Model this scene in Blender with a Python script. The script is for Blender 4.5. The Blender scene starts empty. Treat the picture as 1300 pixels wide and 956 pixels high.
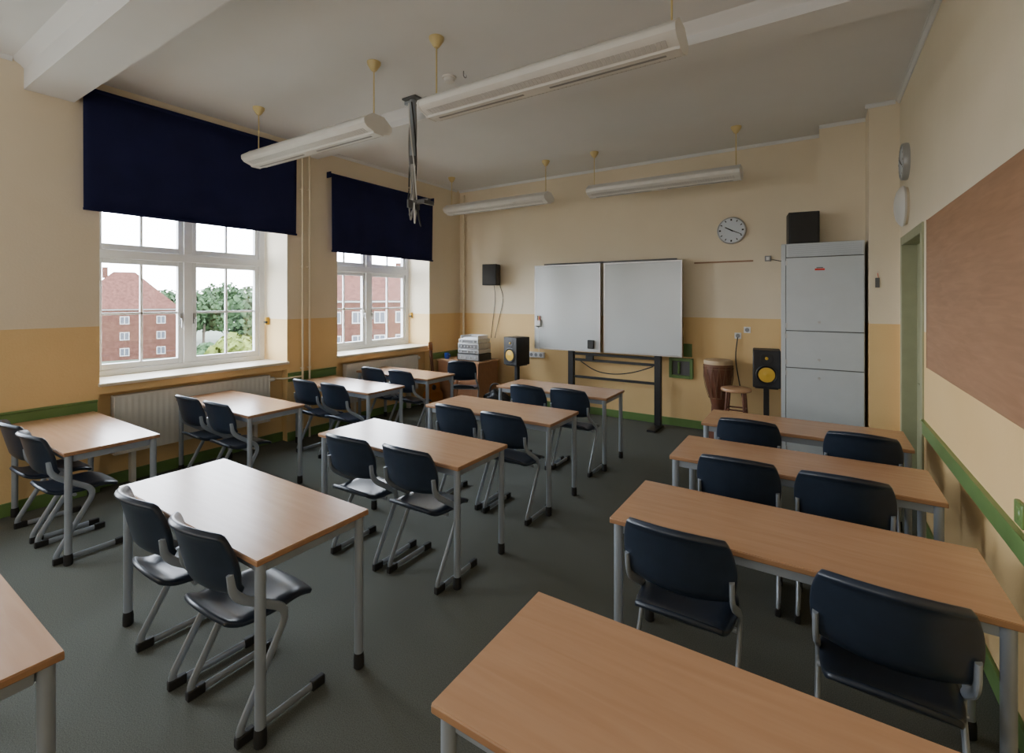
import bpy, bmesh, math, random
from mathutils import Vector, Matrix
random.seed(7)
C = bpy.context.scene.collection
PI = math.pi

# ------------------------------------------------------------ materials
def ramp(nt, stops):
    r = nt.nodes.new('ShaderNodeValToRGB')
    e = r.color_ramp.elements
    e[0].position, e[0].color = stops[0][0], (*stops[0][1], 1)
    e[1].position, e[1].color = stops[-1][0], (*stops[-1][1], 1)
    for p, c in stops[1:-1]:
        n = e.new(p); n.color = (*c, 1)
    return r
def mat(name, col, rough=.5, metal=0, var=.06, scale=8, bump=0, bscale=None, spec=.5):
    m = bpy.data.materials.new(name); m.use_nodes = True
    nt = m.node_tree; b = nt.nodes['Principled BSDF']
    b.inputs['Roughness'].default_value = rough; b.inputs['Metallic'].default_value = metal
    b.inputs['Specular IOR Level'].default_value = spec
    tc = nt.nodes.new('ShaderNodeTexCoord')
    n = nt.nodes.new('ShaderNodeTexNoise'); n.inputs['Scale'].default_value = scale; n.inputs['Detail'].default_value = 4
    nt.links.new(tc.outputs['Object'], n.inputs['Vector'])
    r = ramp(nt, [(.3, tuple(max(0, c*(1-var)) for c in col)), (.7, tuple(min(1, c*(1+var)) for c in col))])
    nt.links.new(n.outputs['Fac'], r.inputs['Fac']); nt.links.new(r.outputs['Color'], b.inputs['Base Color'])
    if bump:
        n2 = nt.nodes.new('ShaderNodeTexNoise'); n2.inputs['Scale'].default_value = bscale or scale*5
        nt.links.new(tc.outputs['Object'], n2.inputs['Vector'])
        bp = nt.nodes.new('ShaderNodeBump'); bp.inputs['Strength'].default_value = bump; bp.inputs['Distance'].default_value = .01
        nt.links.new(n2.outputs['Fac'], bp.inputs['Height']); nt.links.new(bp.outputs['Normal'], b.inputs['Normal'])
    return m
def wood(name, c1, c2, rough=.35, sc=(1.2, 14, 6)):
    m = bpy.data.materials.new(name); m.use_nodes = True
    nt = m.node_tree; b = nt.nodes['Principled BSDF']; b.inputs['Roughness'].default_value = rough
    tc = nt.nodes.new('ShaderNodeTexCoord'); oi = nt.nodes.new('ShaderNodeObjectInfo')
    ml = nt.nodes.new('ShaderNodeMath'); ml.operation = 'MULTIPLY'; ml.inputs[1].default_value = 9
    nt.links.new(oi.outputs['Random'], ml.inputs[0])
    ad = nt.nodes.new('ShaderNodeVectorMath'); ad.operation = 'ADD'
    nt.links.new(tc.outputs['Object'], ad.inputs[0]); nt.links.new(ml.outputs[0], ad.inputs[1])
    mp = nt.nodes.new('ShaderNodeMapping'); mp.inputs['Scale'].default_value = sc
    nt.links.new(ad.outputs[0], mp.inputs['Vector'])
    n = nt.nodes.new('ShaderNodeTexNoise'); n.inputs['Scale'].default_value = 2.2; n.inputs['Detail'].default_value = 7; n.inputs['Distortion'].default_value = .6
    nt.links.new(mp.outputs[0], n.inputs['Vector'])
    r = ramp(nt, [(.25, c1), (.75, c2)])
    nt.links.new(n.outputs['Fac'], r.inputs['Fac']); nt.links.new(r.outputs['Color'], b.inputs['Base Color'])
    return m
WLO = ((.74, .52, .25), (.78, .56, .28)); WHI = ((.76, .665, .505), (.80, .705, .545))
def wallmat():
    m = bpy.data.materials.new('two tone plaster'); m.use_nodes = True
    nt = m.node_tree; b = nt.nodes['Principled BSDF']; b.inputs['Roughness'].default_value = .75
    b.inputs['Specular IOR Level'].default_value = .25
    g = nt.nodes.new('ShaderNodeNewGeometry'); s = nt.nodes.new('ShaderNodeSeparateXYZ')
    nt.links.new(g.outputs['Position'], s.inputs[0])
    gt = nt.nodes.new('ShaderNodeMath'); gt.operation = 'GREATER_THAN'; gt.inputs[1].default_value = 1.53
    nt.links.new(s.outputs['Z'], gt.inputs[0])
    n = nt.nodes.new('ShaderNodeTexNoise'); n.inputs['Scale'].default_value = 1.5; n.inputs['Detail'].default_value = 5
    nt.links.new(g.outputs['Position'], n.inputs['Vector'])
    lo = ramp(nt, [(.3, WLO[0]), (.7, WLO[1])]); hi = ramp(nt, [(.3, WHI[0]), (.7, WHI[1])])
    nt.links.new(n.outputs['Fac'], lo.inputs['Fac']); nt.links.new(n.outputs['Fac'], hi.inputs['Fac'])
    mx = nt.nodes.new('ShaderNodeMix'); mx.data_type = 'RGBA'
    nt.links.new(gt.outputs[0], mx.inputs[0]); nt.links.new(lo.outputs[0], mx.inputs[6]); nt.links.new(hi.outputs[0], mx.inputs[7])
    nt.links.new(mx.outputs[2], b.inputs['Base Color'])
    n2 = nt.nodes.new('ShaderNodeTexNoise'); n2.inputs['Scale'].default_value = 60
    nt.links.new(g.outputs['Position'], n2.inputs['Vector'])
    bp = nt.nodes.new('ShaderNodeBump'); bp.inputs['Strength'].default_value = .10; bp.inputs['Distance'].default_value = .01
    nt.links.new(n2.outputs['Fac'], bp.inputs['Height']); nt.links.new(bp.outputs['Normal'], b.inputs['Normal'])
    return m
def brickmat():
    m = bpy.data.materials.new('red brick'); m.use_nodes = True
    nt = m.node_tree; b = nt.nodes['Principled BSDF']; b.inputs['Roughness'].default_value = .9
    b.inputs['Specular IOR Level'].default_value = .1
    tc = nt.nodes.new('ShaderNodeTexCoord')
    n = nt.nodes.new('ShaderNodeTexNoise'); n.inputs['Scale'].default_value = 1.2; n.inputs['Detail'].default_value = 8
    nt.links.new(tc.outputs['Object'], n.inputs['Vector'])
    r = ramp(nt, [(.3, (.036, .016, .011)), (.7, (.060, .028, .020))])
    nt.links.new(n.outputs['Fac'], r.inputs['Fac']); nt.links.new(r.outputs['Color'], b.inputs['Base Color'])
    return m
def glassmat():
    m = bpy.data.materials.new('window glass'); m.use_nodes = True
    nt = m.node_tree; nt.nodes.clear()
    o = nt.nodes.new('ShaderNodeOutputMaterial'); mx = nt.nodes.new('ShaderNodeMixShader')
    t = nt.nodes.new('ShaderNodeBsdfTransparent'); g = nt.nodes.new('ShaderNodeBsdfGlossy'); g.inputs['Roughness'].default_value = .02
    mx.inputs[0].default_value = .05
    nt.links.new(t.outputs[0], mx.inputs[1]); nt.links.new(g.outputs[0], mx.inputs[2]); nt.links.new(mx.outputs[0], o.inputs[0])
    return m
M = dict(
    wall=wallmat(), glass=glassmat(), brick=brickmat(),
    ceil=mat('ceiling paint', (.76, .765, .775), .85, var=.015, scale=2, spec=.2),
    carpet=mat('grey carpet', (.120, .125, .108), .98, var=.34, scale=230, bump=.04, bscale=500, spec=.05),
    beech=wood('beech laminate', (.47, .265, .148), (.54, .325, .19), .27),
    beech_edge=wood('beech edge', (.30, .155, .08), (.36, .20, .10), .4),
    panel=wood('brown board', (.29, .155, .082), (.385, .215, .120), .5, (3, 1.5, 16)),
    brown=wood('brown cabinet wood', (.30, .14, .07), (.38, .19, .10), .4),
    metal=mat('grey enamel', (.33, .37, .42), .35, .3, .05),
    shell=mat('black plastic', (.015, .023, .040), .34, var=.12, scale=20),
    black=mat('matt black', (.014, .014, .015), .5, var=.15),
    rubber=mat('rubber', (.012, .012, .012), .7),
    green=mat('green gloss paint', (.13, .23, .07), .35, var=.06),
    door=mat('olive door paint', (.31, .32, .19), .5, var=.05),
    blind=mat('navy blind', (.013, .016, .062), .8, var=.12, scale=3, bump=.05, bscale=200, spec=.15),
    white=mat('white paint', (.72, .72, .71), .4, var=.03),
    wframe=mat('white window paint', (.72, .73, .74), .4, var=.03),
    sill=mat('sill paint', (.70, .62, .48), .4, var=.03),
    lampw=mat('lamp white', (.70, .69, .66), .35, var=.03),
    lampg=mat('lamp louvre', (.60, .59, .57), .35, 0, var=.05, scale=60),
    cream=mat('cream plastic', (.62, .50, .24), .45, var=.04),
    pipe=mat('pipe paint', (.74, .65, .48), .4, var=.04),
    rad=mat('radiator enamel', (.68, .66, .60), .4, var=.03),
    cab=mat('locker white', (.51, .55, .58), .4, var=.02),
    board=mat('whiteboard enamel', (.58, .62, .63), .18, var=.02, scale=2),
    alu=mat('aluminium', (.5, .5, .5), .35, .8),
    silver=mat('silver plastic', (.45, .46, .47), .35, .5),
    grey=mat('dark grey', (.1, .1, .1), .5),
    midgrey=mat('mid grey plastic', (.25, .25, .25), .5),
    yellow=mat('yellow cone', (.60, .37, .04), .4),
    red=mat('red print', (.6, .03, .02), .5), blue=mat('blue ceramic', (.02, .06, .3), .3),
    drum=wood('carved drum wood', (.09, .030, .016), (.20, .075, .038), .45, (6, 6, 2)),
    skin=mat('drum skin', (.5, .38, .24), .6, var=.12), rope=mat('rope', (.20, .11, .06), .8),
    guitar=wood('guitar wood', (.30, .10, .02), (.42, .16, .04), .25),
    roof=mat('red roof tiles', (.055, .023, .017), .85, var=.3, scale=2, spec=.1),
    leaf=mat('foliage', (.022, .044, .018), .7, var=.5, scale=.6, spec=.1), leafy=mat('yellow green foliage', (.07, .09, .018), .7, var=.4, scale=.8, spec=.1),
    bark=mat('bark', (.04, .03, .02), .9), ground=mat('far ground', (.06, .07, .05), .9, var=.3, scale=.05, spec=.1),
    trimw=mat('window surround paint', (.22, .22, .21), .6),
    dglass=mat('dark pane', (.04, .045, .055), .3, spec=.2), clock=mat('clock face', (.62, .68, .74), .3, var=.01),
)

# ------------------------------------------------------------ mesh helpers
def box(bm, x0, x1, y0, y1, z0, z1):
    v = [bm.verts.new((x, y, z)) for x in (x0, x1) for y in (y0, y1) for z in (z0, z1)]
    for f in ((0, 1, 3, 2), (4, 6, 7, 5), (0, 4, 5, 1), (2, 3, 7, 6), (0, 2, 6, 4), (1, 5, 7, 3)):
        bm.faces.new([v[i] for i in f])
    return bm
def B(*a):
    bm = bmesh.new(); box(bm, *a); return bm
def fillet(pts, r, n=6):
    P = [Vector(p) for p in pts]; out = [P[0]]
    for i in range(1, len(P)-1):
        a, b, c = P[i-1], P[i], P[i+1]
        ra = min(r, (a-b).length*.49); rc = min(r, (c-b).length*.49)
        s = b+(a-b).normalized()*ra; e = b+(c-b).normalized()*rc
        for k in range(n+1):
            t = k/n; out.append(s*(1-t)**2+b*2*t*(1-t)+e*t*t)
    out.append(P[-1]); return out
def sweep(bm, pts, rx, ry=None, n=10, ref=(0, 0, 1)):
    ry = ry or rx; P = [Vector(p) for p in pts]; ref = Vector(ref); rings = []
    for i, p in enumerate(P):
        T = (P[min(i+1, len(P)-1)]-P[max(i-1, 0)]).normalized()
        N = ref-ref.dot(T)*T
        if N.length < .05:
            N = Vector((0, 1, 0))-T.y*T
            if N.length < .05: N = Vector((1, 0, 0))
        N.normalize(); Bn = T.cross(N)
        rings.append([bm.verts.new(p+N*rx*math.cos(2*PI*k/n)+Bn*ry*math.sin(2*PI*k/n)) for k in range(n)])
    for a, b in zip(rings, rings[1:]):
        for k in range(n): bm.faces.new((a[k], a[(k+1) % n], b[(k+1) % n], b[k]))
    bm.faces.new(rings[0][::-1]); bm.faces.new(rings[-1]); return bm
def S(pts, rx, ry=None, n=10, ref=(0, 0, 1)):
    return sweep(bmesh.new(), pts, rx, ry, n, ref)
def cyl(bm, p0, p1, r, n=16): return sweep(bm, [p0, p1], r, r, n, (0, 0, 1))
def lathe(bm, prof, n=28, mtx=None, c=(0, 0, 0)):
    rings = []
    for r, z in prof:
        ring = []
        for k in range(n):
            v = Vector((r*math.cos(2*PI*k/n), r*math.sin(2*PI*k/n), z))
            if mtx: v = mtx @ v
            ring.append(bm.verts.new(v+Vector(c)))
        rings.append(ring)
    for a, b in zip(rings, rings[1:]):
        for k in range(n): bm.faces.new((a[k], a[(k+1) % n], b[(k+1) % n], b[k]))
    bm.faces.new(rings[0][::-1]); bm.faces.new(rings[-1]); return bm
def LT(prof, n=28, mtx=None, c=(0, 0, 0)): return lathe(bmesh.new(), prof, n, mtx, c)
def prism(bm, poly, axis, a, b):
    def pt(u, v, w):
        return {'x': (w, u, v), 'y': (u, w, v), 'z': (u, v, w)}[axis]
    A = [bm.verts.new(pt(u, v, a)) for u, v in poly]; D = [bm.verts.new(pt(u, v, b)) for u, v in poly]
    n = len(poly)
    for i in range(n): bm.faces.new((A[i], A[(i+1) % n], D[(i+1) % n], D[i]))
    bm.faces.new(A[::-1]); bm.faces.new(D); return bm
def obj(name, bm, m, parent=None, bev=0, seg=2, loc=None, rot=None):
    bmesh.ops.recalc_face_normals(bm, faces=bm.faces)
    me = bpy.data.meshes.new(name); bm.to_mesh(me); bm.free()
    me.materials.append(M[m])
    for p in me.polygons: p.use_smooth = True
    me.set_sharp_from_angle(angle=.6)
    o = bpy.data.objects.new(name, me); C.objects.link(o)
    if parent: o.parent = parent
    if loc: o.location = loc
    if rot: o.rotation_euler = rot
    if bev:
        md = o.modifiers.new('bevel', 'BEVEL'); md.width = bev; md.segments = seg; md.limit_method = 'ANGLE'
    return o
def tag(o, label, cat, group=None):
    o['label'] = label; o['category'] = cat
    if group: o['group'] = group
    return o
def thing(name, label, cat, loc=(0, 0, 0), rz=0, group=None):
    o = bpy.data.objects.new(name, None); C.objects.link(o); o.location = loc; o.rotation_euler = (0, 0, rz)
    o.empty_display_size = .1
    return tag(o, label, cat, group)
def struct(name, bm, m, bev=0):
    o = obj(name, bm, m, None, bev); o['kind'] = 'structure'; return o
def dup(root, loc, rz, label):
    r = root.copy(); C.objects.link(r); r.location = loc; r.rotation_euler = (0, 0, rz); r['label'] = label
    for ch in list(root.children):
        c = ch.copy(); C.objects.link(c); c.parent = r
        for g in list(ch.children):
            d = g.copy(); C.objects.link(d); d.parent = c
    return r

# ------------------------------------------------------------ room
XL, XR, YB, YF, ZC = -5.6, .68, 6.9, -2.7, 3.78
XO = -6.2
struct('floor', B(XL-.12, XR+.25, YF, YB+.02, -.12, 0), 'carpet')
struct('ceiling', B(XO-.1, XR+.25, YF-.2, YB+.2, ZC, ZC+.15), 'ceil')
wins = [(1.64, 3.49), (4.23, 6.08), (-.96, .89)]
bm = bmesh.new()
ys = [YF]
for a, b in sorted(wins):
    box(bm, XO, XL, ys[-1], a, -.12, ZC); box(bm, XO, XL-.11, a, b, -.12, .97); box(bm, XO, XL, a, b, 3.25, ZC); ys.append(b)
    box(bm, XL-.11, XL, a, b, .90, .97)
box(bm, XO, XL, ys[-1], YB+.2, -.12, ZC)
struct('wall_left', bm, 'wall')
bm = bmesh.new(); box(bm, XL, XR+.25, YB, YB+.2, -.12, ZC)
box(bm, 0, .43, 6.55, YB, 0, ZC); box(bm, .43, XR, 6.12, YB, 0, ZC)
struct('wall_back', bm, 'wall')
bm = bmesh.new(); DY0, DY1, DZ = 4.86, 5.92, 2.33
box(bm, XR, XR+.25, YF, DY0, -.12, ZC); box(bm, XR, XR+.25, DY1, YB, -.12, ZC); box(bm, XR, XR+.25, DY0, DY1, DZ, ZC)
box(bm, XR+.18, XR+.25, DY0, DY1, -.12, DZ)
struct('wall_right', bm, 'wall')
struct('wall_front', B(XL, XR+.25, YF-.2, YF, -.12, ZC), 'wall')
def beam(name, y0, y1, dz):
    p = [(y0-.07, ZC), (y0-.06, ZC-.02), (y0-.02, ZC-.045), (y0, ZC-.07), (y0, ZC-dz), (y1, ZC-dz), (y1, ZC-.07), (y1+.02, ZC-.045), (y1+.06, ZC-.02), (y1+.07, ZC)]
    struct(name, prism(bmesh.new(), p, 'x', XL, XR), 'ceil')
beam('trim_1', 1.14, 1.46, .24); beam('trim_2', 3.64, 3.92, .14)
bm = bmesh.new()
k = [(0, 0), (0, -.035), (.010, -.035), (.016, -.022), (.028, -.010), (.035, -.010), (.035, 0)]
prism(bm, [(YB-u, ZC+v) for u, v in k], 'x', XL, 0)
prism(bm, [(6.55-u, ZC+v) for u, v in k], 'x', 0, .43)
struct('trim_3', bm, 'ceil')
for nm, a, b in (('trim_4', YF, 1.07), ('trim_5', 1.53, 3.57), ('trim_6', 3.99, 6.12)):
    struct(nm, prism(bmesh.new(), [(XR-u, ZC+v) for u, v in k], 'y', a, b), 'ceil')
for nm, a, b in (('trim_7', YF, 1.07), ('trim_8', 3.99, 6.81)):
    struct(nm, prism(bmesh.new(), [(XL+u, ZC+v) for u, v in k], 'y', a, b), 'ceil')
struct('trim_9', prism(bmesh.new(), [(6.12-u, ZC+v) for u, v in k], 'x', .40, XR-.035), 'ceil')
def railprof(bm, x, s, a, b):
    prism(bm, [(x, .745), (x+s*.014, .745), (x+s*.014, .832), (x+s*.024, .84), (x+s*.024, .855), (x, .855)], 'y', a, b)
bm = bmesh.new(); railprof(bm, XL, 1, YF, 1.62); railprof(bm, XL, 1, 3.50, 4.2); railprof(bm, XL, 1, 6.1, YB); struct('trim_10', bm, 'green')
bm = bmesh.new(); railprof(bm, XR, -1, YF, DY0-.06); struct('trim_11', bm, 'green')
bm = bmesh.new()
for a, b in ((YF, -.96), (.89, 1.64), (3.49, 4.23), (6.08, YB)): box(bm, XL, XL+.018, a, b, 0, .11)
for a, b in wins: box(bm, XL-.11, XL-.092, a, b, 0, .11)
struct('baseboard_left', bm, 'green', .004)
struct('baseboard_back', B(XL, 0, YB-.018, YB, 0, .11), 'green', .004)
bm = B(XR-.018, XR, YF, DY0-.06, 0, .11); box(bm, XR-.018, XR, DY1+.06, 6.12, 0, .11); struct('baseboard_right', bm, 'green', .004)
# door
d = bpy.data.objects.new('door_1', None); C.objects.link(d); d['kind'] = 'structure'; d.location = (XR, (DY0+DY1)/2, 0)
hw = (DY1-DY0)/2
bm = bmesh.new()
box(bm, -.014, .13, -hw-.05, -hw+.03, 0, DZ+.05); box(bm, -.014, .13, hw-.03, hw+.05, 0, DZ+.05); box(bm, -.014, .13, -hw+.03, hw-.03, DZ-.03, DZ+.05)
obj('door_frame', bm, 'door', d, .004)
bm = B(.10, .15, -hw+.03, hw-.03, .01, DZ-.03)
for z0, z1 in ((.2, 1.0), (1.12, 2.1)): box(bm, .088, .102, -hw+.14, hw-.14, z0, z1)
obj('door_panel', bm, 'door', d, .005)
obj('door_handle', S(fillet([(.10, -.4, 1.05), (.05, -.4, 1.05), (.05, -.28, 1.05)], .02), .009), 'alu', d)

# windows
XW = -6.12
def window(i, y0, y1):
    w = bpy.data.objects.new('window_%d' % i, None); C.objects.link(w); w['kind'] = 'structure'
    ya, yb = y0+.04, y1-.02; z0, z1 = 1.0, 3.22; cy = (ya+yb)/2; w.location = (XW, cy, z0)
    H = z1-z0; h = (yb-ya)/2
    bm = bmesh.new()
    box(bm, -.05, .05, -h, -h+.07, 0, H); box(bm, -.05, .05, h-.07, h, 0, H)
    box(bm, -.05, .05, -h+.07, h-.07, 0, .06); box(bm, -.05, .05, -h+.07, h-.07, H-.06, H)
    TZ = 1.20
    box(bm, -.05, .06, -h+.07, h-.07, TZ, TZ+.09); box(bm, -.05, .06, -.045, .045, .06, TZ); box(bm, -.05, .06, -.045, .045, TZ+.09, H-.06)
    obj('window_frame', bm, 'wframe', w, .005)
    for s in (-1, 1):
        for (za, zb, nz) in ((.06, TZ, 2), (TZ+.09, H-.06, 1)):
            a, b = (.045, h-.07) if s > 0 else (-h+.07, -.045)
            bm = bmesh.new(); t = .05
            box(bm, -.02, .035, a, a+t, za, zb); box(bm, -.02, .035, b-t, b, za, zb)
            box(bm, -.02, .035, a+t, b-t, za, za+t+.01); box(bm, -.02, .035, a+t, b-t, zb-t, zb)
            m_ = (a+b)/2; box(bm, -.01, .02, m_-.012, m_+.012, za+t, zb-t)
            if nz == 2: box(bm, -.01, .02, a+t, b-t, (za+zb)/2-.012, (za+zb)/2+.012)
            c = obj('casement', bm, 'wframe', w, .004)
            obj('glass', B(.003, .006, a+.04, b-.04, za+.04, zb-.04), 'glass', c)
            if nz == 2:
                bm = B(.035, .05, (a+t*.5 if s > 0 else b-t*.5)-.012, (a+t*.5 if s > 0 else b-t*.5)+.012, .5, .62)
                yy = (a if s > 0 else b-t)+.025
                sweep(bm, fillet([(.05, yy, .56), (.075, yy, .56), (.075, yy, .46)], .02), .008)
                obj('window_handle', bm, 'alu', c)
    obj('window_sill', B(.02, XL+.04-XW, -(yb-ya)/2-.05, (yb-ya)/2+.03, -.03, 0), 'sill', w, .006)
    return w
for i, (a, b) in enumerate(wins): window(i+1, a, b)

# blinds
def blind(y0, y1, zt, zb, label):
    t = thing('roller_blind', label, 'blind', (XL+.08, (y0+y1)/2, zt), 0, 'navy roller blinds')
    h = (y1-y0)/2; n = 40; bm = bmesh.new()
    a = [[bm.verts.new((.006*math.sin(k*.9)*(j/6.)+.012*math.sin(k*.23+1)*(j/6.), -h+2*h*k/n, -(zt-zb)*j/6)) for k in range(n+1)] for j in range(7)]
    for j in range(6):
        for k in range(n): bm.faces.new((a[j][k], a[j][k+1], a[j+1][k+1], a[j+1][k]))
    o = obj('blind_fabric', bm, 'blind', t); s = o.modifiers.new('s', 'SOLIDIFY'); s.thickness = .004
    obj('roller', S([(-.02, -h-.01, -.01), (-.02, h+.01, -.01)], .026, n=16), 'blind', t)
    obj('hem_bar', B(-.008, .01, -h, h, -(zt-zb)-.02, -(zt-zb)+.005), 'blind', t, .004)
    for s_ in (-1, 1): obj('bracket', B(-.078, .01, s_*(h+.018)-.004, s_*(h+.018)+.004, -.05, .03), 'blind', t)
blind(1.50, 3.57, 3.68, 2.60, 'wide navy blue roller blind over the nearer window')
blind(4.08, 6.08, 3.47, 2.44, 'navy blue roller blind over the farther window beside the corner')

# radiators
def radiator(y0, y1, label):
    t = thing('radiator', label, 'radiator', (XL-.045, (y0+y1)/2, .3), 0, 'white panel radiators'); h = (y1-y0)/2
    bm = bmesh.new(); n = int((y1-y0)/.05); prof = []
    for k in range(n*4+1):
        y = -h+2*h*k/(n*4); prof.append((.045 if k % 4 in (1, 2) else .0425, y))
    prof += [(-.045, h), (-.045, -h)]
    prism(bm, prof, 'z', 0, .55)
    obj('panel', bm, 'rad', t)
    bm = B(-.05, .05, -h-.005, h+.005, .55, .56)
    obj('top_grille', bm, 'rad', t, .002)
    obj('side_cover', B(-.05, .05, -h-.01, -h, 0, .56), 'rad', t, .002); obj('side_cover', B(-.05, .05, h, h+.01, 0, .56), 'rad', t, .002)
    obj('valve', LT([(.02, 0), (.026, .01), (.026, .06), (.018, .07)], 14, Matrix.Rotation(PI/2, 3, 'X') @ Matrix.Rotation(PI, 3, 'X'), (0, h+.02, .5)), 'white', t)
    for yy in (-h+.15, h-.15): obj('foot', B(-.05, .02, yy-.02, yy+.02, -.3, 0), 'rad', t)
radiator(1.76, 3.26, 'white ribbed panel radiator under the nearer window')
radiator(4.4, 5.80, 'white panel radiator behind the tables under the farther window')
def pipe(x, y, z0, z1, r, label):
    t = thing('heating_pipe', label, 'pipe', (x, y, z0))
    obj('tube', S([(0, 0, 0), (0, 0, z1-z0)], r, n=14), 'pipe', t)
    for z in (.9-z0, 2.2-z0, 3.2-z0):
        if 0 < z < z1-z0:
            b = B(-.05 if y < 6.5 else -.006, .006, -.006, .006 if y < 6.5 else .055, z-.006, z+.006); lathe(b, [(r+.006, z-.012), (r+.006, z+.012)], 14)
            obj('clamp', b, 'pipe', t)
pipe(XL+.05, 3.67, .0, ZC-.145, .013, 'slim cream heating pipe beside the nearer blind, left one of the pair')
pipe(XL+.05, 3.77, .0, ZC-.145, .013, 'slim cream heating pipe between the windows, right one of the pair')
pipe(XL+.14, YB-.06, .0, ZC-.1, .020, 'cream heating pipe rising in the corner behind the printer cabinet')
tag(obj('radiator_pipe', S(fillet([(XL-.045, 3.35, .80), (XL-.045, 3.38, .80), (XL+.05, 3.42, .80), (XL+.05, 3.655, .80)], .03), .011, n=10), 'pipe'), 'short cream pipe joining the radiator to the upright pipes', 'pipe')

# ------------------------------------------------------------ tables
TW, TD, TH = 1.37, .55, .76
def make_table():
    t = thing('school_table', '', 'table', group='beech school tables')
    obj('tabletop', B(-TW/2+.002, TW/2-.002, -TD/2+.002, TD/2-.002, TH-.003, TH), 'beech', t)
    obj('tabletop_edge', B(-TW/2, TW/2, -TD/2, TD/2, TH-.026, TH-.0025), 'beech_edge', t, .004)
    bm = bmesh.new(); a, b = TW/2-.045, TD/2-.045
    for s in (-1, 1):
        box(bm, -a, a, s*b-.012, s*b+.012, TH-.075, TH-.026); box(bm, s*a-.012, s*a+.012, -b+.012, b-.012, TH-.075, TH-.026)
    obj('frame', bm, 'metal', t, .003)
    for sx in (-1, 1):
        for sy in (-1, 1):
            lg = obj('leg', S([(0, 0, .06), (0, 0, TH-.026)], .021, n=16), 'metal', t, loc=(sx*(TW/2-.033), sy*(TD/2-.033), 0))
            obj('foot_cap', LT([(.020, 0), (.025, .006), (.025, .05), (.022, .075)], 16), 'rubber', lg)
    return t
tab = make_table(); first = [True]
def table(x, ynear, label, rz=0):
    loc = (x, ynear+TD/2, 0)
    if first[0]:
        first[0] = False; tab.location = loc; tab.rotation_euler = (0, 0, rz); tab['label'] = label
    else: dup(tab, loc, rz, label)
XRt, XCt, XLt = -.14, -2.525, -4.88
table(XRt, .90, 'beech school table cut off at the bottom, nearest in the right-hand row')
table(XRt, 2.12, 'long beech table with two chairs, second in the right-hand row')
table(XRt, 3.18, 'beech table with two chairs, third in the row along the right wall')
table(XRt, 4.18, 'beech table farthest back in the right-hand row, before the white locker', 0)
table(XCt, -.09, 'beech table corner cut off at the lower left, nearest in the middle row')
table(XCt, 1.02, 'big beech table in the left foreground, second in the middle row')
table(XCt, 2.25, 'beech table third in the middle row, at the centre of the floor')
table(XCt, 3.43, 'beech table fourth in the middle row', 0)
table(XCt, 4.64, 'beech table farthest in the middle row, nearest the whiteboard')
table(XLt, 1.04, 'beech table against the window wall at far left of the photo', 0)
table(XLt, 2.25, 'beech table in front of the radiator, second in the window row')
table(XLt+.08, 3.50, 'beech table third in the window row, beside the heating pipes')
table(XLt, 4.52, 'beech table farthest in the window row, near the brown cabinet')

# ------------------------------------------------------------ chairs
def squircle_grid(f, n=14, m=12, kk=.5):
    bm = bmesh.new(); g = []
    for j in range(m+1):
        row = []
        for i in range(n+1):
            u = -1+2*i/n; v = -1+2*j/m
            row.append(bm.verts.new(f(u*math.sqrt(1-kk*v*v/2), v*math.sqrt(1-kk*u*u/2))))
        g.append(row)
    for j in range(m):
        for i in range(n): bm.faces.new((g[j][i], g[j][i+1], g[j+1][i+1], g[j+1][i]))
    return bm
def make_chair():
    t = thing('school_chair', '', 'chair', group='black shell school chairs')
    def seat(u, v):
        z = .472-.018*(1-u*u)*(1-v*v)
        if abs(u) > .75: z -= .018*((abs(u)-.75)/.25)**2
        if v > .35: z -= .06*((v-.35)/.65)**2
        if v < -.5: z += .05*((-.5-v)/.5)**2
        return (.199*u, .005+.22*v, z)
    o = obj('seat', squircle_grid(seat, 20, 18), 'shell', t)
    s = o.modifiers.new('s', 'SOLIDIFY'); s.thickness = .022; s.offset = 0
    b = o.modifiers.new('b', 'BEVEL'); b.width = .007; b.segments = 2
    def back(u, v):
        y = -.232+.070*u*u-.035*v
        if v > .7: y -= .024*((v-.7)/.3)**2
        if v < -.6: y += .035*((-.6-v)/.4)**2
        return (.219*u*(1-.02*v), y, .732+.140*v+.012*(1-u*u)*max(v, 0))
    o = obj('backrest', squircle_grid(back, 20, 16, .40), 'shell', t)
    s = o.modifiers.new('s', 'SOLIDIFY'); s.thickness = .030; s.offset = 0
    b = o.modifiers.new('b', 'BEVEL'); b.width = .010; b.segments = 3
    for sx in (-1, 1):
        x = sx*.205
        path = fillet([(x, -.182, .70), (x, -.172, .60), (x, .065, .44), (x, -.17, .022), (x, .225, .022)], .075, 8)
        lg = obj('side_frame', S(path, .010, .018, 12, (1, 0, 0)), 'metal', t)
        for (a, b) in ((-.165, -.09), (.17, .235)):
            obj('foot_cap', B(x-.015, x+.015, a, b, 0, .044), 'rubber', lg, .006)
    bm = bmesh.new()
    for y, z in ((-.05, .436), (.05, .430)): cyl(bm, (-.205, y, z+.002), (.205, y, z+.002), .011, 10)
    obj('seat_support', bm, 'metal', t)
    return t
ch = make_chair(); chf = [True]
def chair(x, yback, label, rz=0):
    loc = (x, yback+.245, 0)
    if chf[0]:
        chf[0] = False; ch.location = loc; ch.rotation_euler = (0, 0, rz); ch['label'] = label
    else: dup(ch, loc, rz, label)
R_ = math.radians
chair(-.485, 1.92, 'left black chair at the second table of the right-hand row')
chair(.20, 1.89, 'large black chair at lower right, right one at the second right-hand table', R_(-2))
chair(-.405, 2.96, 'left black chair at the third table of the right-hand row', R_(2))
chair(.105, 2.96, 'right black chair at the third table of the right-hand row')
chair(-.455, 3.95, 'left black chair at the farthest table of the right-hand row')
chair(.25, 3.95, 'right black chair at the farthest table of the right-hand row', R_(-2))
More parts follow.
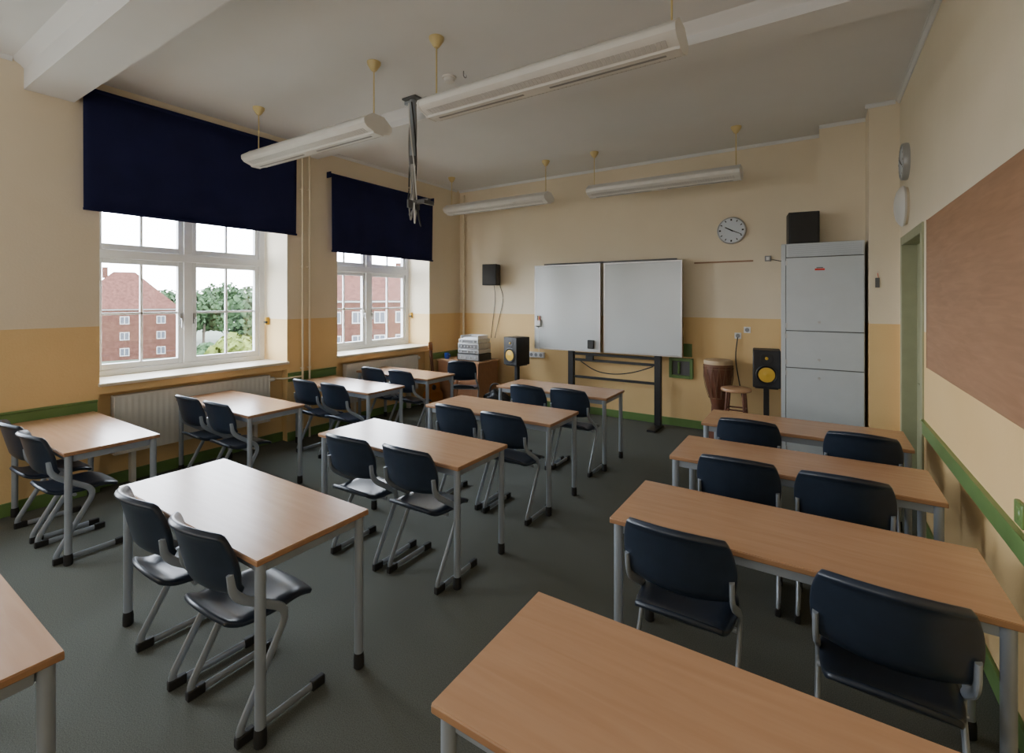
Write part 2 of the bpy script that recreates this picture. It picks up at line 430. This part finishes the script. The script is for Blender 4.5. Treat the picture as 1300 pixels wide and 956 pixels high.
chair(-2.68, .90, 'left black chair at the foreground table of the middle row', R_(-3))
chair(-2.145, .91, 'right black chair at the foreground table of the middle row', R_(0))
chair(-2.66, 2.04, 'left black chair at the third table of the middle row', R_(2))
chair(-2.145, 2.08, 'right black chair at the third table of the middle row')
chair(-2.64, 3.13, 'left black chair at the fourth table of the middle row')
chair(-2.14, 3.12, 'right black chair at the fourth table of the middle row')
chair(-2.60, 4.28, 'left black chair at the middle-row table before the whiteboard')
chair(-2.14, 4.33, 'right black chair at the middle-row table before the whiteboard')
chair(-5.03, .93, 'black chair at the left edge of the photo, nearest the window wall')
chair(-4.50, .93, 'right black chair at the nearest table of the window row')
chair(-5.0, 2.08, 'left black chair at the table in front of the radiator')
chair(-4.50, 2.10, 'right black chair at the table in front of the radiator')
chair(-4.90, 3.22, 'left black chair at the third table of the window row')
chair(-4.42, 3.24, 'right black chair at the third table of the window row')
chair(-5.0, 4.28, 'left black chair at the farthest table of the window row')
chair(-4.50, 4.30, 'right black chair at the farthest table of the window row')
chair(-4.50, 5.42, 'black chair standing alone in front of the brown cabinet', R_(25))

# ------------------------------------------------------------ pendant lamps
def make_lamp():
    t = thing('pendant_light', '', 'light', group='long fluorescent pendant lights'); L = .93
    pr = [(-.150, .0), (-.146, -.03), (-.12, -.055), (-.055, -.075), (-.045, -.088), (.045, -.088), (.055, -.075), (.12, -.055), (.146, -.03), (.150, .0), (.145, .012), (.09, .05), (.06, .072), (-.06, .072), (-.09, .05), (-.145, .012)]
    obj('housing', prism(bmesh.new(), pr, 'x', -L, L), 'lampw', t, .002)
    for s in (-1, 1):
        bm = bmesh.new()
        for k in range(60):
            x = -L+.05+k*(2*L-.10)/60
            prism(bm, [(s*.060, -.0745), (s*.116, -.0572), (s*.116, -.0592), (s*.060, -.0765)], 'x', x, x+.024)
        obj('louvre', bm, 'lampg', t)
        obj('end_cap', prism(bmesh.new(), [(u*1.02, v*1.03) for u, v in pr], 'x', s*L-.008, s*L+.008), 'lampw', t, .002)
        obj('rod', S([(s*.88, 0, .065), (s*.88, 0, ZC-3.25-.05)], .006, n=8), 'cream', t)
        obj('ceiling_rose', LT([(.018, -.075), (.03, -.06), (.055, -.02), (.058, 0)], 20, None, (s*.88, 0, ZC-3.25)), 'cream', t)
    for a, b in ((-.85, -.1), (.1, .85)): obj('slot', B(a, b, -.010, .010, -.0900, -.086), 'midgrey', t)
    return t
lp = make_lamp(); lp.location = (-4.04, 2.75, 3.25); lp['label'] = 'white pendant light hanging in front of the nearer navy blind'
dup(lp, (-1.58, 2.75, 3.25), 0, 'largest white pendant light, top centre of the photo, nearest the camera')
dup(lp, (-4.2, 6.05, 3.25), 0, 'white pendant light hanging above the wall speaker and printer')
dup(lp, (-1.69, 6.05, 3.25), 0, 'white pendant light hanging above the whiteboard near the round clock')

# projector mount
t = thing('projector_mount', 'empty grey ceiling projector mount with hanging cables', 'mount', (-3.40, 3.45, ZC))
obj('ceiling_plate', B(-.09, .09, -.06, .06, -.02, 0), 'grey', t, .004)
bm = B(-.10, .02, -.015, .015, -.05, -.02); obj('hook', bm, 'metal', t)
obj('pole', S([(0, 0, -.02), (0, 0, -.62)], .030, n=14), 'metal', t); obj('inner_pole', S([(0, 0, -.6), (0, 0, -1.02)], .022, n=14), 'alu', t)
obj('collar', LT([(.038, -.66), (.038, -.58)], 14), 'grey', t)
bm = B(-.03, .22, -.02, .02, -1.06, -1.02); box(bm, .0, .02, -.08, .08, -1.10, -1.02); box(bm, .19, .22, -.07, .07, -1.08, -1.04)
obj('bracket', bm, 'grey', t, .003)
for k in range(5):
    a = k*1.3; pts = [(.036*math.cos(a), .036*math.sin(a), -.05)]
    for j in range(1, 9): pts.append((.036*math.cos(a+j*.35), .036*math.sin(a+j*.35), -.05-.11*j))
    pts += [(-.08+.03*k, .05*math.cos(k*2), -1.05), (-.05+.03*k, .05*math.sin(k*2), -1.18-.03*k), (-.01+.02*k, .03*math.cos(k), -1.08+.01*k)]
    obj('cable', S(fillet(pts, .05, 4), .007, n=7), ('midgrey', 'black', 'midgrey', 'white', 'black')[k], t)
t = thing('smoke_detector', 'small round cream smoke detector on the ceiling', 'detector', (-2.80, 3.30, ZC))
obj('base', LT([(.062, -.012), (.065, 0)], 24), 'lampw', t); obj('sensor', LT([(.02, -.05), (.045, -.042), (.05, -.012)], 24), 'lampw', t)
tag(obj('ceiling_hook', S(fillet([(0, 0, 0), (0, 0, -.05), (.03, 0, -.07), (.03, 0, -.04)], .02), .005, n=8), 'midgrey', loc=(-2.62, 3.28, ZC)), 'tiny metal hook in the ceiling beside the smoke detector', 'hook')

# ------------------------------------------------------------ whiteboard
t = thing('whiteboard', 'large two-panel whiteboard on a black column stand', 'whiteboard', (-2.67, 6.6, 0))
for (x0, x1, y) in ((-1.13, -.02, -.03), (.02, 1.13, .0)):
    p = obj('board_panel', B(x0+.015, x1-.015, y-.012, y+.012, 1.02, 2.29), 'board', t)
    bm = bmesh.new()
    box(bm, x0, x0+.018, y-.016, y+.016, 1.0, 2.31); box(bm, x1-.018, x1, y-.016, y+.016, 1.0, 2.31)
    box(bm, x0+.018, x1-.018, y-.016, y+.016, 1.0, 1.018); box(bm, x0+.018, x1-.018, y-.016, y+.016, 2.292, 2.31)
    obj('board_frame', bm, 'alu', p, .002)
for x in (-.55, .78):
    cl = obj('column', B(x-.045, x+.045, .06, .13, .03, 2.2), 'black', t, .004)
    obj('column_foot', B(x-.06, x+.06, -.25, .14, 0, .03), 'black', cl, .006)
for z in (.58, .84, .93): obj('crossbar', B(-.505, .735, .08, .11, z, z+.035), 'black', t, .003)
obj('stabiliser', B(-.30, -.18, .06, .10, .86, .93), 'black', t, .003)
bm = B(-1.0, 1.05, .03, .06, 2.31, 2.34); obj('top_rail', bm, 'grey', t, .003)
tag(obj('hanging_cable', S(fillet([(-3.05, 6.66, .84), (-2.8, 6.65, .70), (-2.5, 6.65, .68), (-2.2, 6.65, .74), (-1.95, 6.66, .84)], .15), .008, n=8), 'black'), 'black cable sagging between the bars below the whiteboard', 'cable')
t = thing('board_eraser', 'small dark eraser at the lower edge of the whiteboard', 'eraser', (-2.83, 6.545, 1.05))
obj('grip', B(-.05, .05, -.03, 0, 0, .13), 'black', t, .01); obj('felt', B(-.045, .045, 0, .009, .005, .125), 'midgrey', t)
t = thing('pen_holder', 'small white holder with pens at the left edge of the whiteboard', 'holder', (-3.72, 6.545, 1.35))
bm = B(-.04, .04, -.03, .01, 0, .015); box(bm, -.04, .04, -.03, -.025, 0, .1); box(bm, -.04, -.035, -.025, .01, .015, .1); box(bm, .035, .04, -.025, .01, .015, .1); box(bm, -.04, .04, .005, .01, .015, .16)
obj('tray', bm, 'white', t)
for k, (x, m_) in enumerate(((-.02, 'black'), (.0, 'yellow'), (.02, 'red'))): obj('pen', S([(x, -.01, .02), (x+.006, -.012, .17)], .007, n=8), m_, t)
tag(obj('string', S(fillet([(-3.72, 6.53, 1.35), (-3.70, 6.53, 1.15), (-3.71, 6.53, 1.04), (-3.70, 6.53, .93)], .08), .005, n=7), 'white'), 'thin white string dangling from the pen holder', 'string')
t = thing('socket_strip', 'white socket strip on the wall below the whiteboard left edge', 'socket', (-3.95, YB, .86))
obj('housing', B(-.15, .15, -.04, 0, -.045, .045), 'white', t, .004)
for k in range(3): obj('socket', LT([(.03, 0), (.028, .003)], 16, Matrix.Rotation(PI/2, 3, 'X'), (-.09+.09*k, -.04, 0)), 'midgrey', t)

t = thing('wall_box', 'green painted open box on the back wall beside the whiteboard', 'wall box', (-1.62, YB, .82))
bm = bmesh.new(); box(bm, -.16, -.12, -.06, 0, -.14, .14); box(bm, .12, .16, -.06, 0, -.14, .14); box(bm, -.12, .12, -.06, 0, .10, .14); box(bm, -.12, .12, -.06, 0, -.14, -.10)
obj('frame', bm, 'green', t, .004); obj('back_panel', B(-.12, .12, -.012, 0, -.1, .1), 'grey', t)
obj('pipe_stub', S([(-.03, -.03, -.08), (-.03, -.03, .08)], .018), 'green', t)
obj('flap', B(.03, .14, -.02, 0, .16, .34), 'green', t, .003)

tag(obj('wall_strip', B(-1.45, -.72, YB-.012, YB, 2.27, 2.29), 'panel', None, .002), 'thin reddish wooden strip on the back wall right of the whiteboard', 'strip')
def clock(loc, r, rz, label):
    t = thing('wall_clock', label, 'clock', loc, rz)
    Mx = Matrix.Rotation(PI/2, 3, 'X')
    obj('case', LT([(r, 0), (r*1.02, .02), (r, .045), (r*.93, .05), (r*.92, .038)], 40, Mx), 'silver', t)
    f = obj('dial', LT([(r*.925, .036), (r*.92, .040)], 40, Mx), 'clock', t)
    bm = bmesh.new()
    for k in range(12):
        a = k*PI/6; ca, sa = math.cos(a), math.sin(a); w = .006 if k % 3 else .01
        p = []
        for rr, ww in ((.72, -w), (.72, w), (.86, w), (.86, -w)):
            p.append(bm.verts.new((rr*r*sa+ww*ca, -.0515, rr*r*ca-ww*sa)))
        bm.faces.new(p)
    obj('hour_mark', bm, 'black', f)
    for nm, a, ln, w in (('hour_hand', R_(300), .5, .009), ('minute_hand', R_(115), .78, .006)):
        ca, sa = math.cos(a), math.sin(a)
        bm = bmesh.new()
        for y in (-.053, -.056):
            bm.faces.new([bm.verts.new((rr*r*sa+ww*ca, y, rr*r*ca-ww*sa)) for rr, ww in ((-.12, -w), (-.12, w), (ln, w*.6), (ln, -w*.6))])
        obj(nm, bm, 'black', t)
clock((-.975, YB, 2.69), .175, 0, 'round silver wall clock on the back wall above the drum')
clock((XR, 5.62, 3.04), .165, -PI/2, 'round clock seen edge-on, high on the right wall above the door')
t = thing('wall_lamp', 'cream dome wall lamp below the edge-on clock', 'lamp', (XR, 5.66, 2.64))
Ry = Matrix.Rotation(-PI/2, 3, 'Y')
obj('base', LT([(.17, 0), (.17, .02)], 32, Ry), 'sill', t); obj('dome', LT([(.18, .02), (.188, .035), (.17, .055), (.13, .078), (.07, .092), (.01, .096)], 32, Ry), 'lampw', t)
for k, (x, z) in enumerate(((-.90, 1.30), (-.79, 1.38))):
    t = thing('wall_socket', ('white wall socket with black cables beside the floor speaker', 'white wall socket above and right of the cabled one')[k], 'socket', (x, YB, z))
    obj('plate', B(-.04, .04, -.012, 0, -.04, .04), 'white', t, .004); obj('inset', LT([(.027, 0), (.025, .004)], 18, Matrix.Rotation(PI/2, 3, 'X'), (0, -.012, 0)), 'midgrey', t)
tag(obj('speaker_cable', S(fillet([(-.90, 6.86, 1.28), (-.93, 6.84, 1.0), (-.84, 6.82, .5), (-.72, 6.75, .03), (-.6, 6.6, .012)], .15), .007, n=7), 'black'), 'black cable running down from the wall socket behind the drum', 'cable')
t = thing('wall_switch', 'small switch box high on the back wall beside the locker', 'switch', (-.55, YB, 2.30))
obj('plate', B(-.035, .035, -.03, 0, -.035, .035), 'midgrey', t, .004); obj('rocker', B(-.018, .018, -.036, -.03, -.02, .02), 'white', t)
tag(obj('switch_cable', S([(-.52, YB-.008, 2.29), (-.40, YB-.008, 2.26), (-.30, YB-.008, 2.27)], .005, n=7), 'black'), 'thin black cable from the switch box to the locker', 'cable')
t = thing('hanging_tag', 'small dark tag hanging on the wall between the locker and the door', 'tag', (.50, 6.12, 1.92))
obj('nail', S([(0, 0, .14), (0, -.02, .14)], .004, n=8), 'alu', t); obj('card', B(-.018, .018, -.012, -.004, -.02, .08), 'grey', t, .002); obj('loop', S([(0, -.012, .13), (.008, -.008, .08)], .003, n=6), 'red', t)
t = thing('green_socket', 'green wall socket above the green rail at right', 'socket', (XR, 2.68, .93))
obj('plate', B(-.018, 0, -.045, .045, -.05, .045), 'green', t, .005); obj('inset', LT([(.028, 0), (.024, .004)], 18, Ry, (-.018, 0, 0)), 'green', t)
t = thing('pin_board', 'large brown wooden board on the right wall', 'board', (XR-.003, 3.2, 1.28))
obj('panel', B(-.018, 0, -1.36, 1.36, 0, 1.08), 'panel', t, .003)
obj('edge_strip', B(-.02, 0, 1.36, 1.368, 0, 1.08), 'beech_edge', t)

# ------------------------------------------------------------ locker cabinet
t = thing('locker_cabinet', 'tall white locker cabinet with vent grille in the back corner', 'cabinet', (.02, 6.34, 0))
obj('body', B(-.38, .38, -.17, .19, 0, 2.40), 'cab', t, .004)
obj('door_gap', B(-.336, .376, -.174, -.17, .05, 2.39), 'grey', t)
p = obj('vent_panel', B(-.33, .375, -.19, -.174, 2.25, 2.395), 'cab', t, .002)
bm = bmesh.new()
for k in range(9): box(bm, -.31, .355, -.1925, -.19, 2.262+k*.014, 2.266+k*.014)
obj('vent_slot', bm, 'metal', p)
obj('side_strip', B(-.38, -.336, -.19, -.17, 0, 2.395), 'cab', t, .002)
for z0, z1 in ((1.43, 2.245), (1.02, 1.43), (.06, 1.02)):
    dr = obj('door', B(-.33, .375, -.192, -.174, z0+.005, z1-.005), 'cab', t, .003)
    obj('lock', LT([(.014, 0), (.012, .01)], 14, Matrix.Rotation(PI/2, 3, 'X'), (-.02, -.192, z0+.1 if z0 > .5 else z1-.1)), 'alu', dr)
    for xx in (-.30, ):
        for zz in (z0+.06, z1-.06): obj('hinge', B(xx-.035, xx-.02, -.197, -.19, zz-.025, zz+.025), 'alu', dr)
obj('emblem', B(-.06, .03, -.1945, -.192, 2.095, 2.115), 'red', t); obj('sticker', B(-.045, .015, -.1945, -.192, 2.118, 2.128), 'grey', t)
t = thing('loudspeaker', 'black loudspeaker box on top of the white locker', 'speaker', (-.16, 6.36, 2.40), R_(8))
obj('cabinet', B(-.15, .15, -.12, .12, 0, .36), 'black', t, .008); obj('grille', B(-.135, .135, -.13, -.12, .015, .345), 'black', t, .004)

# wall speaker
t = thing('wall_loudspeaker', 'small black loudspeaker on a bracket high on the back wall', 'speaker', (-4.80, 6.9, 2.02), R_(15))
obj('cabinet', B(-.13, .13, -.30, -.10, 0, .36), 'black', t, .008); obj('grille', B(-.12, .12, -.31, -.30, .01, .35), 'black', t, .004)
obj('bracket', S(fillet([(0, -.10, .18), (0, -.04, .18), (0.02, -.03, .18)], .02), .015), 'black', t)
obj('bracket_plate', B(-.04, .06, -.035, 0, .1, .26), 'black', t)
for k in range(2):
    tag(obj('loudspeaker_cable', S(fillet([(-4.80+.12*k, 6.87, 2.02), (-4.78+.18*k, 6.885, 1.8), (-4.84+.12*k, 6.885, 1.4), (-4.86+.08*k, 6.86, 1.1)], .2), .005, n=7), 'black'), ('black cable hanging straight from the wall loudspeaker', 'second black cable bowing right below the wall loudspeaker')[k], 'cable')

def monitor(x, y, rz, label, l2):
    s = thing('speaker_stand', l2, 'stand', (x, y, 0), rz, 'black speaker stands')
    obj('base', B(-.12, .12, -.12, .14, 0, .02), 'black', s, .004); obj('column', B(-.03, .03, -.02, .04, .02, .73), 'black', s, .004); obj('top_plate', B(-.12, .12, -.12, .12, .73, .745), 'black', s, .002)
    t = thing('studio_monitor', label, 'speaker', (x, y, .745), rz, 'black monitors with yellow cones')
    obj('cabinet', B(-.145, .145, -.15, .15, 0, .44), 'black', t, .012)
    Mx = Matrix.Rotation(PI/2, 3, 'X')
    obj('surround', LT([(.118, .0), (.12, .006), (.105, .012), (.095, .004), (.09, 0)], 36, Mx, (0, -.15, .155)), 'black', t)
    obj('woofer_cone', LT([(.086, .0125), (.06, .013), (.035, .0135), (.02, .018), (.004, .020)], 36, Mx, (0, -.15, .155)), 'yellow', t)
    obj('waveguide', LT([(.07, 0), (.072, .004), (.06, .006), (.03, .001)], 30, Mx, (0, -.15, .345)), 'black', t)
    obj('tweeter', LT([(.018, .002), (.015, .010), (.003, .013)], 20, Mx, (0, -.15, .345)), 'yellow', t)
monitor(-4.05, 6.42, R_(-12), 'black monitor with yellow cone left of the whiteboard', 'black stand under the monitor left of the whiteboard')
monitor(-.53, 6.42, R_(6), 'black monitor with yellow cone between the stool and the locker', 'black stand under the monitor beside the locker')

# drum and stool
t = thing('hand_drum', 'carved brown wooden hand drum standing against the back wall', 'drum', (-1.09, 6.58, 0))
obj('shell', LT([(.13, 0), (.135, .02), (.115, .14), (.085, .34), (.08, .42), (.10, .50), (.145, .66), (.170, .82), (.168, .97)], 32), 'drum', t)
obj('drum_skin', LT([(.170, .95), (.174, .96), (.172, .995), (.16, 1.005), (.01, 1.0)], 32), 'skin', t)
bm = bmesh.new()
for z, r in ((.93, .176), (.90, .177), (.52, .112)):
    sweep(bm, [(r*math.cos(a*PI/12), r*math.sin(a*PI/12), z) for a in range(25)], .006, n=6)
for k in range(14):
    a, b = 2*PI*k/14, 2*PI*(k+.5)/14; c = 2*PI*(k+1)/14
    for (p, q) in ((a, b), (c, b)): sweep(bm, [(.178*math.cos(p), .178*math.sin(p), .92), (.176*math.cos((p+q)/2), .176*math.sin((p+q)/2), .78), (.155*math.cos((p+3*q)/4), .155*math.sin((p+3*q)/4), .66), (.114*math.cos(q), .114*math.sin(q), .52)], .0035, n=5)
obj('lacing', bm, 'rope', t)
t = thing('wooden_stool', 'round wooden stool between the drum and the monitor', 'stool', (-.83, 6.20, 0))
obj('seat', LT([(.15, .69), (.165, .695), (.17, .71), (.165, .725), (.15, .73)], 32), 'beech', t)
for k in range(4):
    a = PI/4+k*PI/2; obj('leg', S([(.18*math.cos(a), .18*math.sin(a), 0), (.12*math.cos(a), .12*math.sin(a), .695)], .015, n=10), 'drum', t)
for z, r in ((.25, .158), (.48, .138)):
    for k in range(4):
        a = PI/4+k*PI/2; b = a+PI/2; obj('rung', S([(r*math.cos(a), r*math.sin(a), z), (r*math.cos(b), r*math.sin(b), z)], .009, n=8), 'drum', t)

# brown cabinet with devices
t = thing('sideboard', 'low brown wooden cabinet in the far left corner', 'cabinet', (-5.05, 6.45, 0))
obj('body', B(-.43, .43, -.27, .27, .04, .735), 'brown', t, .003); obj('top', B(-.45, .45, -.30, .28, .735, .76), 'beech', t, .003); obj('plinth', B(-.41, .41, -.24, .25, 0, .04), 'grey', t)
for s in (-1, 1):
    dd = obj('door', B(min(s*.005, s*.425), max(s*.005, s*.425), -.288, -.27, .05, .73), 'brown', t, .003)
    obj('knob', LT([(.008, 0), (.012, .02), (.01, .026)], 14, Matrix.Rotation(PI/2, 3, 'X'), (s*.05, -.288, .42)), 'alu', dd)
def device(name, z, h, w, m_, label, cat, knobs=0, x=-4.88):
    t = thing(name, label, cat, (x, 6.40, z))
    obj('case', B(-w/2, w/2, -.17, .17, .008, h), m_, t, .005)
    obj('front_panel', B(-w/2+.02, w/2-.02, -.174, -.17, .02, h-.015), 'grey' if m_ != 'black' else 'midgrey', t)
    bm = bmesh.new()
    for k in range(knobs): lathe(bm, [(.014, 0), (.012, .012)], 12, Matrix.Rotation(PI/2, 3, 'X'), (-w/2+.08+k*(w-.16)/max(1, knobs-1), -.174, h/2))
    if knobs: obj('knobs', bm, 'silver', t)
    bm = bmesh.new()
    for sx in (-1, 1):
        for sy in (-1, 1): lathe(bm, [(.012, 0), (.012, .009)], 10, None, (sx*(w/2-.05), sy*.13, 0))
    obj('feet', bm, 'rubber', t)
device('amplifier', .76, .12, .46, 'black', 'black amplifier at the bottom of the device stack on the cabinet', 'amplifier', 4)
device('disc_player', .88, .07, .43, 'silver', 'silver disc player second from the bottom of the device stack', 'player', 3)
device('cassette_deck', .95, .10, .43, 'silver', 'silver cassette deck in the middle of the device stack', 'player', 5)
device('video_player', 1.05, .07, .40, 'silver', 'flat silver video player on top of the device stack', 'player', 2)
t = thing('paper_tray', 'shallow white tray on top of the device stack', 'tray', (-4.88, 6.40, 1.12))
bm = B(-.18, .18, -.14, .14, 0, .01); box(bm, -.18, .18, .13, .14, .01, .06); box(bm, -.18, -.17, -.14, .13, .01, .06); box(bm, .17, .18, -.14, .13, .01, .06)
obj('tray', bm, 'white', t, .002); obj('papers', B(-.14, .14, -.12, .11, .01, .03), 'clock', t)
t = thing('mug', 'small blue mug on the brown cabinet', 'mug', (-5.38, 6.28, .76))
obj('cup', LT([(.035, 0), (.04, .01), (.042, .10), (.036, .10), (.034, .02)], 20), 'blue', t); obj('handle', S(fillet([(.04, 0, .03), (.075, 0, .03), (.075, 0, .08), (.04, 0, .08)], .02), .006, n=8), 'blue', t)
t = thing('acoustic_guitar', 'brown wooden guitar leaning in the corner by the farther window', 'guitar', (-5.36, 5.93, .0), R_(80))
t.rotation_euler = (R_(-8), 0, R_(80))
ol = []
for k in range(40):
    a = 2*PI*k/40; zz = .24+.235*math.sin(a); w = .17*abs(math.cos(a))**.8*(1-.25*math.sin(a)); w *= 1-.22*math.exp(-((zz-.29)/.05)**2)
    ol.append((w*(1 if math.cos(a) > 0 else -1), zz+.005))
obj('body', prism(bmesh.new(), ol, 'y', -.045, .045), 'guitar', t, .004)
obj('neck', B(-.027, .027, -.058, -.03, .44, .93), 'drum', t, .006); obj('headstock', B(-.036, .036, -.055, -.035, .93, 1.07), 'guitar', t, .004)
obj('sound_hole', LT([(.045, 0), (.044, .002)], 24, Matrix.Rotation(PI/2, 3, 'X'), (0, -.045, .32)), 'black', t)
bm = bmesh.new()
for s in (-1, 1):
    for z in (.95, .99, 1.03): cyl(bm, (s*.036, -.045, z), (s*.055, -.045, z), .006, 8)
obj('tuners', bm, 'alu', t)
t = thing('bag', 'slumped black bag on the floor below the left monitor', 'bag', (-4.15, 6.0, 0), R_(20))
bm = bmesh.new(); bmesh.ops.create_icosphere(bm, subdivisions=4, radius=1)
for v in bm.verts:
    x, y, z = v.co; n = 1+.08*math.sin(7*x+3*z)+.06*math.sin(9*y+5*z)
    v.co = (x*.2*n, y*.12*n, max(0, .19+z*.21*n))
obj('sack', bm, 'black', t); obj('strap', S(fillet([(-.1, -.03, .38), (-.06, -.06, .5), (.06, -.06, .5), (.1, -.03, .38)], .06), .008, .016), 'grey', t)

for k, (y, z) in enumerate(((3.49, 1.5), (6.08, 1.5))):
    t = thing('blind_winder', ('yellow cord cleat on the reveal of the nearer window', 'yellow cord cleat on the reveal of the farther window')[k], 'cleat', (-6.0, y, z))
    obj('cleat', B(-.012, .012, -.05, 0, -.05, .05), 'yellow', t, .004); obj('knob', B(-.02, .02, -.06, -.03, -.03, .0), 'black', t, .004)

# ------------------------------------------------------------ outside
struct('ground', B(-260, -8, -120, 200, -12.5, -12), 'ground')
def at(px, t):
    xc = (px-650)/605; return (t*(-.5417+.8406*xc), t*(.8406+.5417*xc))
def building(loc, w, d, ze, za, label, rows, cols, hip, yaw_off=0):
    t = thing('brick_building', label, 'building', (loc[0], loc[1], -12), 0)
    t.rotation_euler = (0, 0, math.atan2(-loc[0], loc[1])+yaw_off)
    obj('walls', B(-w/2, w/2, 0, d, 0, ze+12), 'brick', t)
    bm = bmesh.new(); e = ze+12; r = za+12; o_ = .5
    v = [bm.verts.new(p) for p in ((-w/2-o_, -o_, e), (w/2+o_, -o_, e), (w/2+o_, d+o_, e), (-w/2-o_, d+o_, e), (-w/2+hip, d/2, r), (w/2-hip, d/2, r))]
    for f in ((0, 1, 5, 4), (2, 3, 4, 5), (1, 2, 5), (3, 0, 4), (0, 3, 2, 1)): bm.faces.new([v[i] for i in f])
    obj('roof', bm, 'roof', t)
    obj('cornice', B(-w/2-.2, w/2+.2, -.2, 0, e-.3, e-.02), 'trimw', t)
    obj('chimney', B(-w*.2, -w*.2+1, d/2-.5, d/2+.5, r-1.5, r+1.0), 'brick', t)
    for j in range(rows):
        for i in range(cols):
            x = -w/2+w*(i+.5)/cols; z = e-2.6-j*3.6
            f = bmesh.new(); box(f, x-.85, x-.72, -.08, .0, z-.9, z+.9); box(f, x+.72, x+.85, -.08, .0, z-.9, z+.9); box(f, x-.72, x+.72, -.08, .0, z+.77, z+.9); box(f, x-.72, x+.72, -.08, .0, z-.9, z-.77); box(f, x-.06, x+.06, -.08, 0, z-.77, z+.77)
            fo = obj('window', f, 'trimw', t); obj('pane', B(x-.72, x+.72, -.03, 0, z-.77, z+.77), 'dglass', fo)
building(at(158, 108), 20, 11, -.4, 8.2, 'red brick house with tiled roof seen through the nearer window', 3, 3, 8)
building((-58, 49.5), 13, 9, 1.6, 6.0, 'red brick building at left in the farther window', 3, 4, 2, .15)
building((-66, 66), 15, 9, 2.6, 8.0, 'red brick building at right in the farther window', 3, 4, 2, -.1)
def tree(x, y, ztop, r, m_, label, n=2800):
    t = thing('leafy_tree', label, 'tree', (x, y, -12)); h = ztop+12
    obj('trunk', S([(0, 0, 0), (.2, .1, h*.4), (0, 0, h*.7)], .35, n=8), 'bark', t)
    bm = bmesh.new(); blobs = [(random.uniform(-.55, .55)*r, random.uniform(-.55, .55)*r, h-r*.45-random.uniform(0, .9)*(h*.45), r*random.uniform(.35, .55)) for _ in range(12)]+[(0, 0, h-r*.45, r*.45)]
    for _ in range(n):
        bx, by, bz, br = random.choice(blobs)
        dvec = Vector((random.gauss(0, 1), random.gauss(0, 1), random.gauss(0, 1))).normalized()
        p = Vector((bx, by, bz))+dvec*br*random.uniform(.75, 1.02)
        u = dvec.orthogonal().normalized(); w = dvec.cross(u); q = Matrix.Rotation(random.uniform(-.8, .8), 3, u); s = random.uniform(.25, .5)
        bm.faces.new([bm.verts.new(p+q @ (u*s*a+w*s*b)) for a, b in ((-1, -1), (1, -1), (1, 1), (-1, 1))])
    obj('crown', bm, m_, t)
for i, (px, dd, zt, r, m_, lb) in enumerate(((212, 152, 5.0, 8, 'leaf', 'dark green tree beside the brick house'), (258, 135, 4.8, 7, 'leaf', 'dark green tree just right of the casement post'),
        (288, 158, 7.5, 8, 'leaf', 'tallest dark green tree through the nearer window'), (318, 116, 5.0, 8, 'leaf', 'dark green tree at right edge of the nearer window'), (298, 62, -3.0, 3.2, 'leafy', 'small yellow green tree low in the nearer window'), (262, 75, -5.2, 3.0, 'leaf', 'low round tree beside the yellow green one'))):
    x, y = at(px, dd); tree(x, y, zt, r, m_, lb)

# ------------------------------------------------------------ light
w = bpy.data.worlds.new('World'); bpy.context.scene.world = w; w.use_nodes = True
nt = w.node_tree; bg = nt.nodes['Background']
tc = nt.nodes.new('ShaderNodeTexCoord'); sp = nt.nodes.new('ShaderNodeSeparateXYZ'); nt.links.new(tc.outputs['Generated'], sp.inputs[0])
r = ramp(nt, [(.0, (.92, .955, 1.0)), (.6, (.74, .85, 1.0))]); nt.links.new(sp.outputs['Z'], r.inputs['Fac']); nt.links.new(r.outputs[0], bg.inputs['Color'])
bg.inputs['Strength'].default_value = 26.0
for a, b in wins:
    l = bpy.data.lights.new('window_portal', 'AREA'); l.shape = 'RECTANGLE'; l.size = 2.3; l.size_y = b-a; l.cycles.is_portal = True
    o = bpy.data.objects.new('window_portal', l); C.objects.link(o); o.location = (-6.22, (a+b)/2, 2.1); o.rotation_euler = (0, -PI/2, 0)
l = bpy.data.lights.new('sun', 'SUN'); l.energy = 9; l.angle = .05; l.color = (1, .95, .88)
o = bpy.data.objects.new('sun', l); C.objects.link(o); o.rotation_euler = (R_(15), R_(50), 0)
l = bpy.data.lights.new('rear_fill', 'AREA'); l.shape = 'RECTANGLE'; l.size = 5.2; l.size_y = 2.0; l.energy = 70; l.color = (1, .98, .95)  # unseen fill added behind the camera to brighten the room, not a real fitting
o = bpy.data.objects.new('rear_fill', l); C.objects.link(o); o.location = (-2.5, YF+.1, 2.2); o.rotation_euler = (R_(86), 0, 0)

# ------------------------------------------------------------ camera
cam = bpy.data.cameras.new('camera'); co = bpy.data.objects.new('camera', cam); C.objects.link(co)
cam.sensor_fit = 'HORIZONTAL'; cam.sensor_width = 36; cam.lens = 605/1300*36; cam.shift_y = -(478-380)/1300; cam.clip_start = .05; cam.clip_end = 800
co.location = (0, 0, 1.78); co.rotation_euler = (PI/2, 0, math.atan2(390, 605))
bpy.context.scene.camera = co
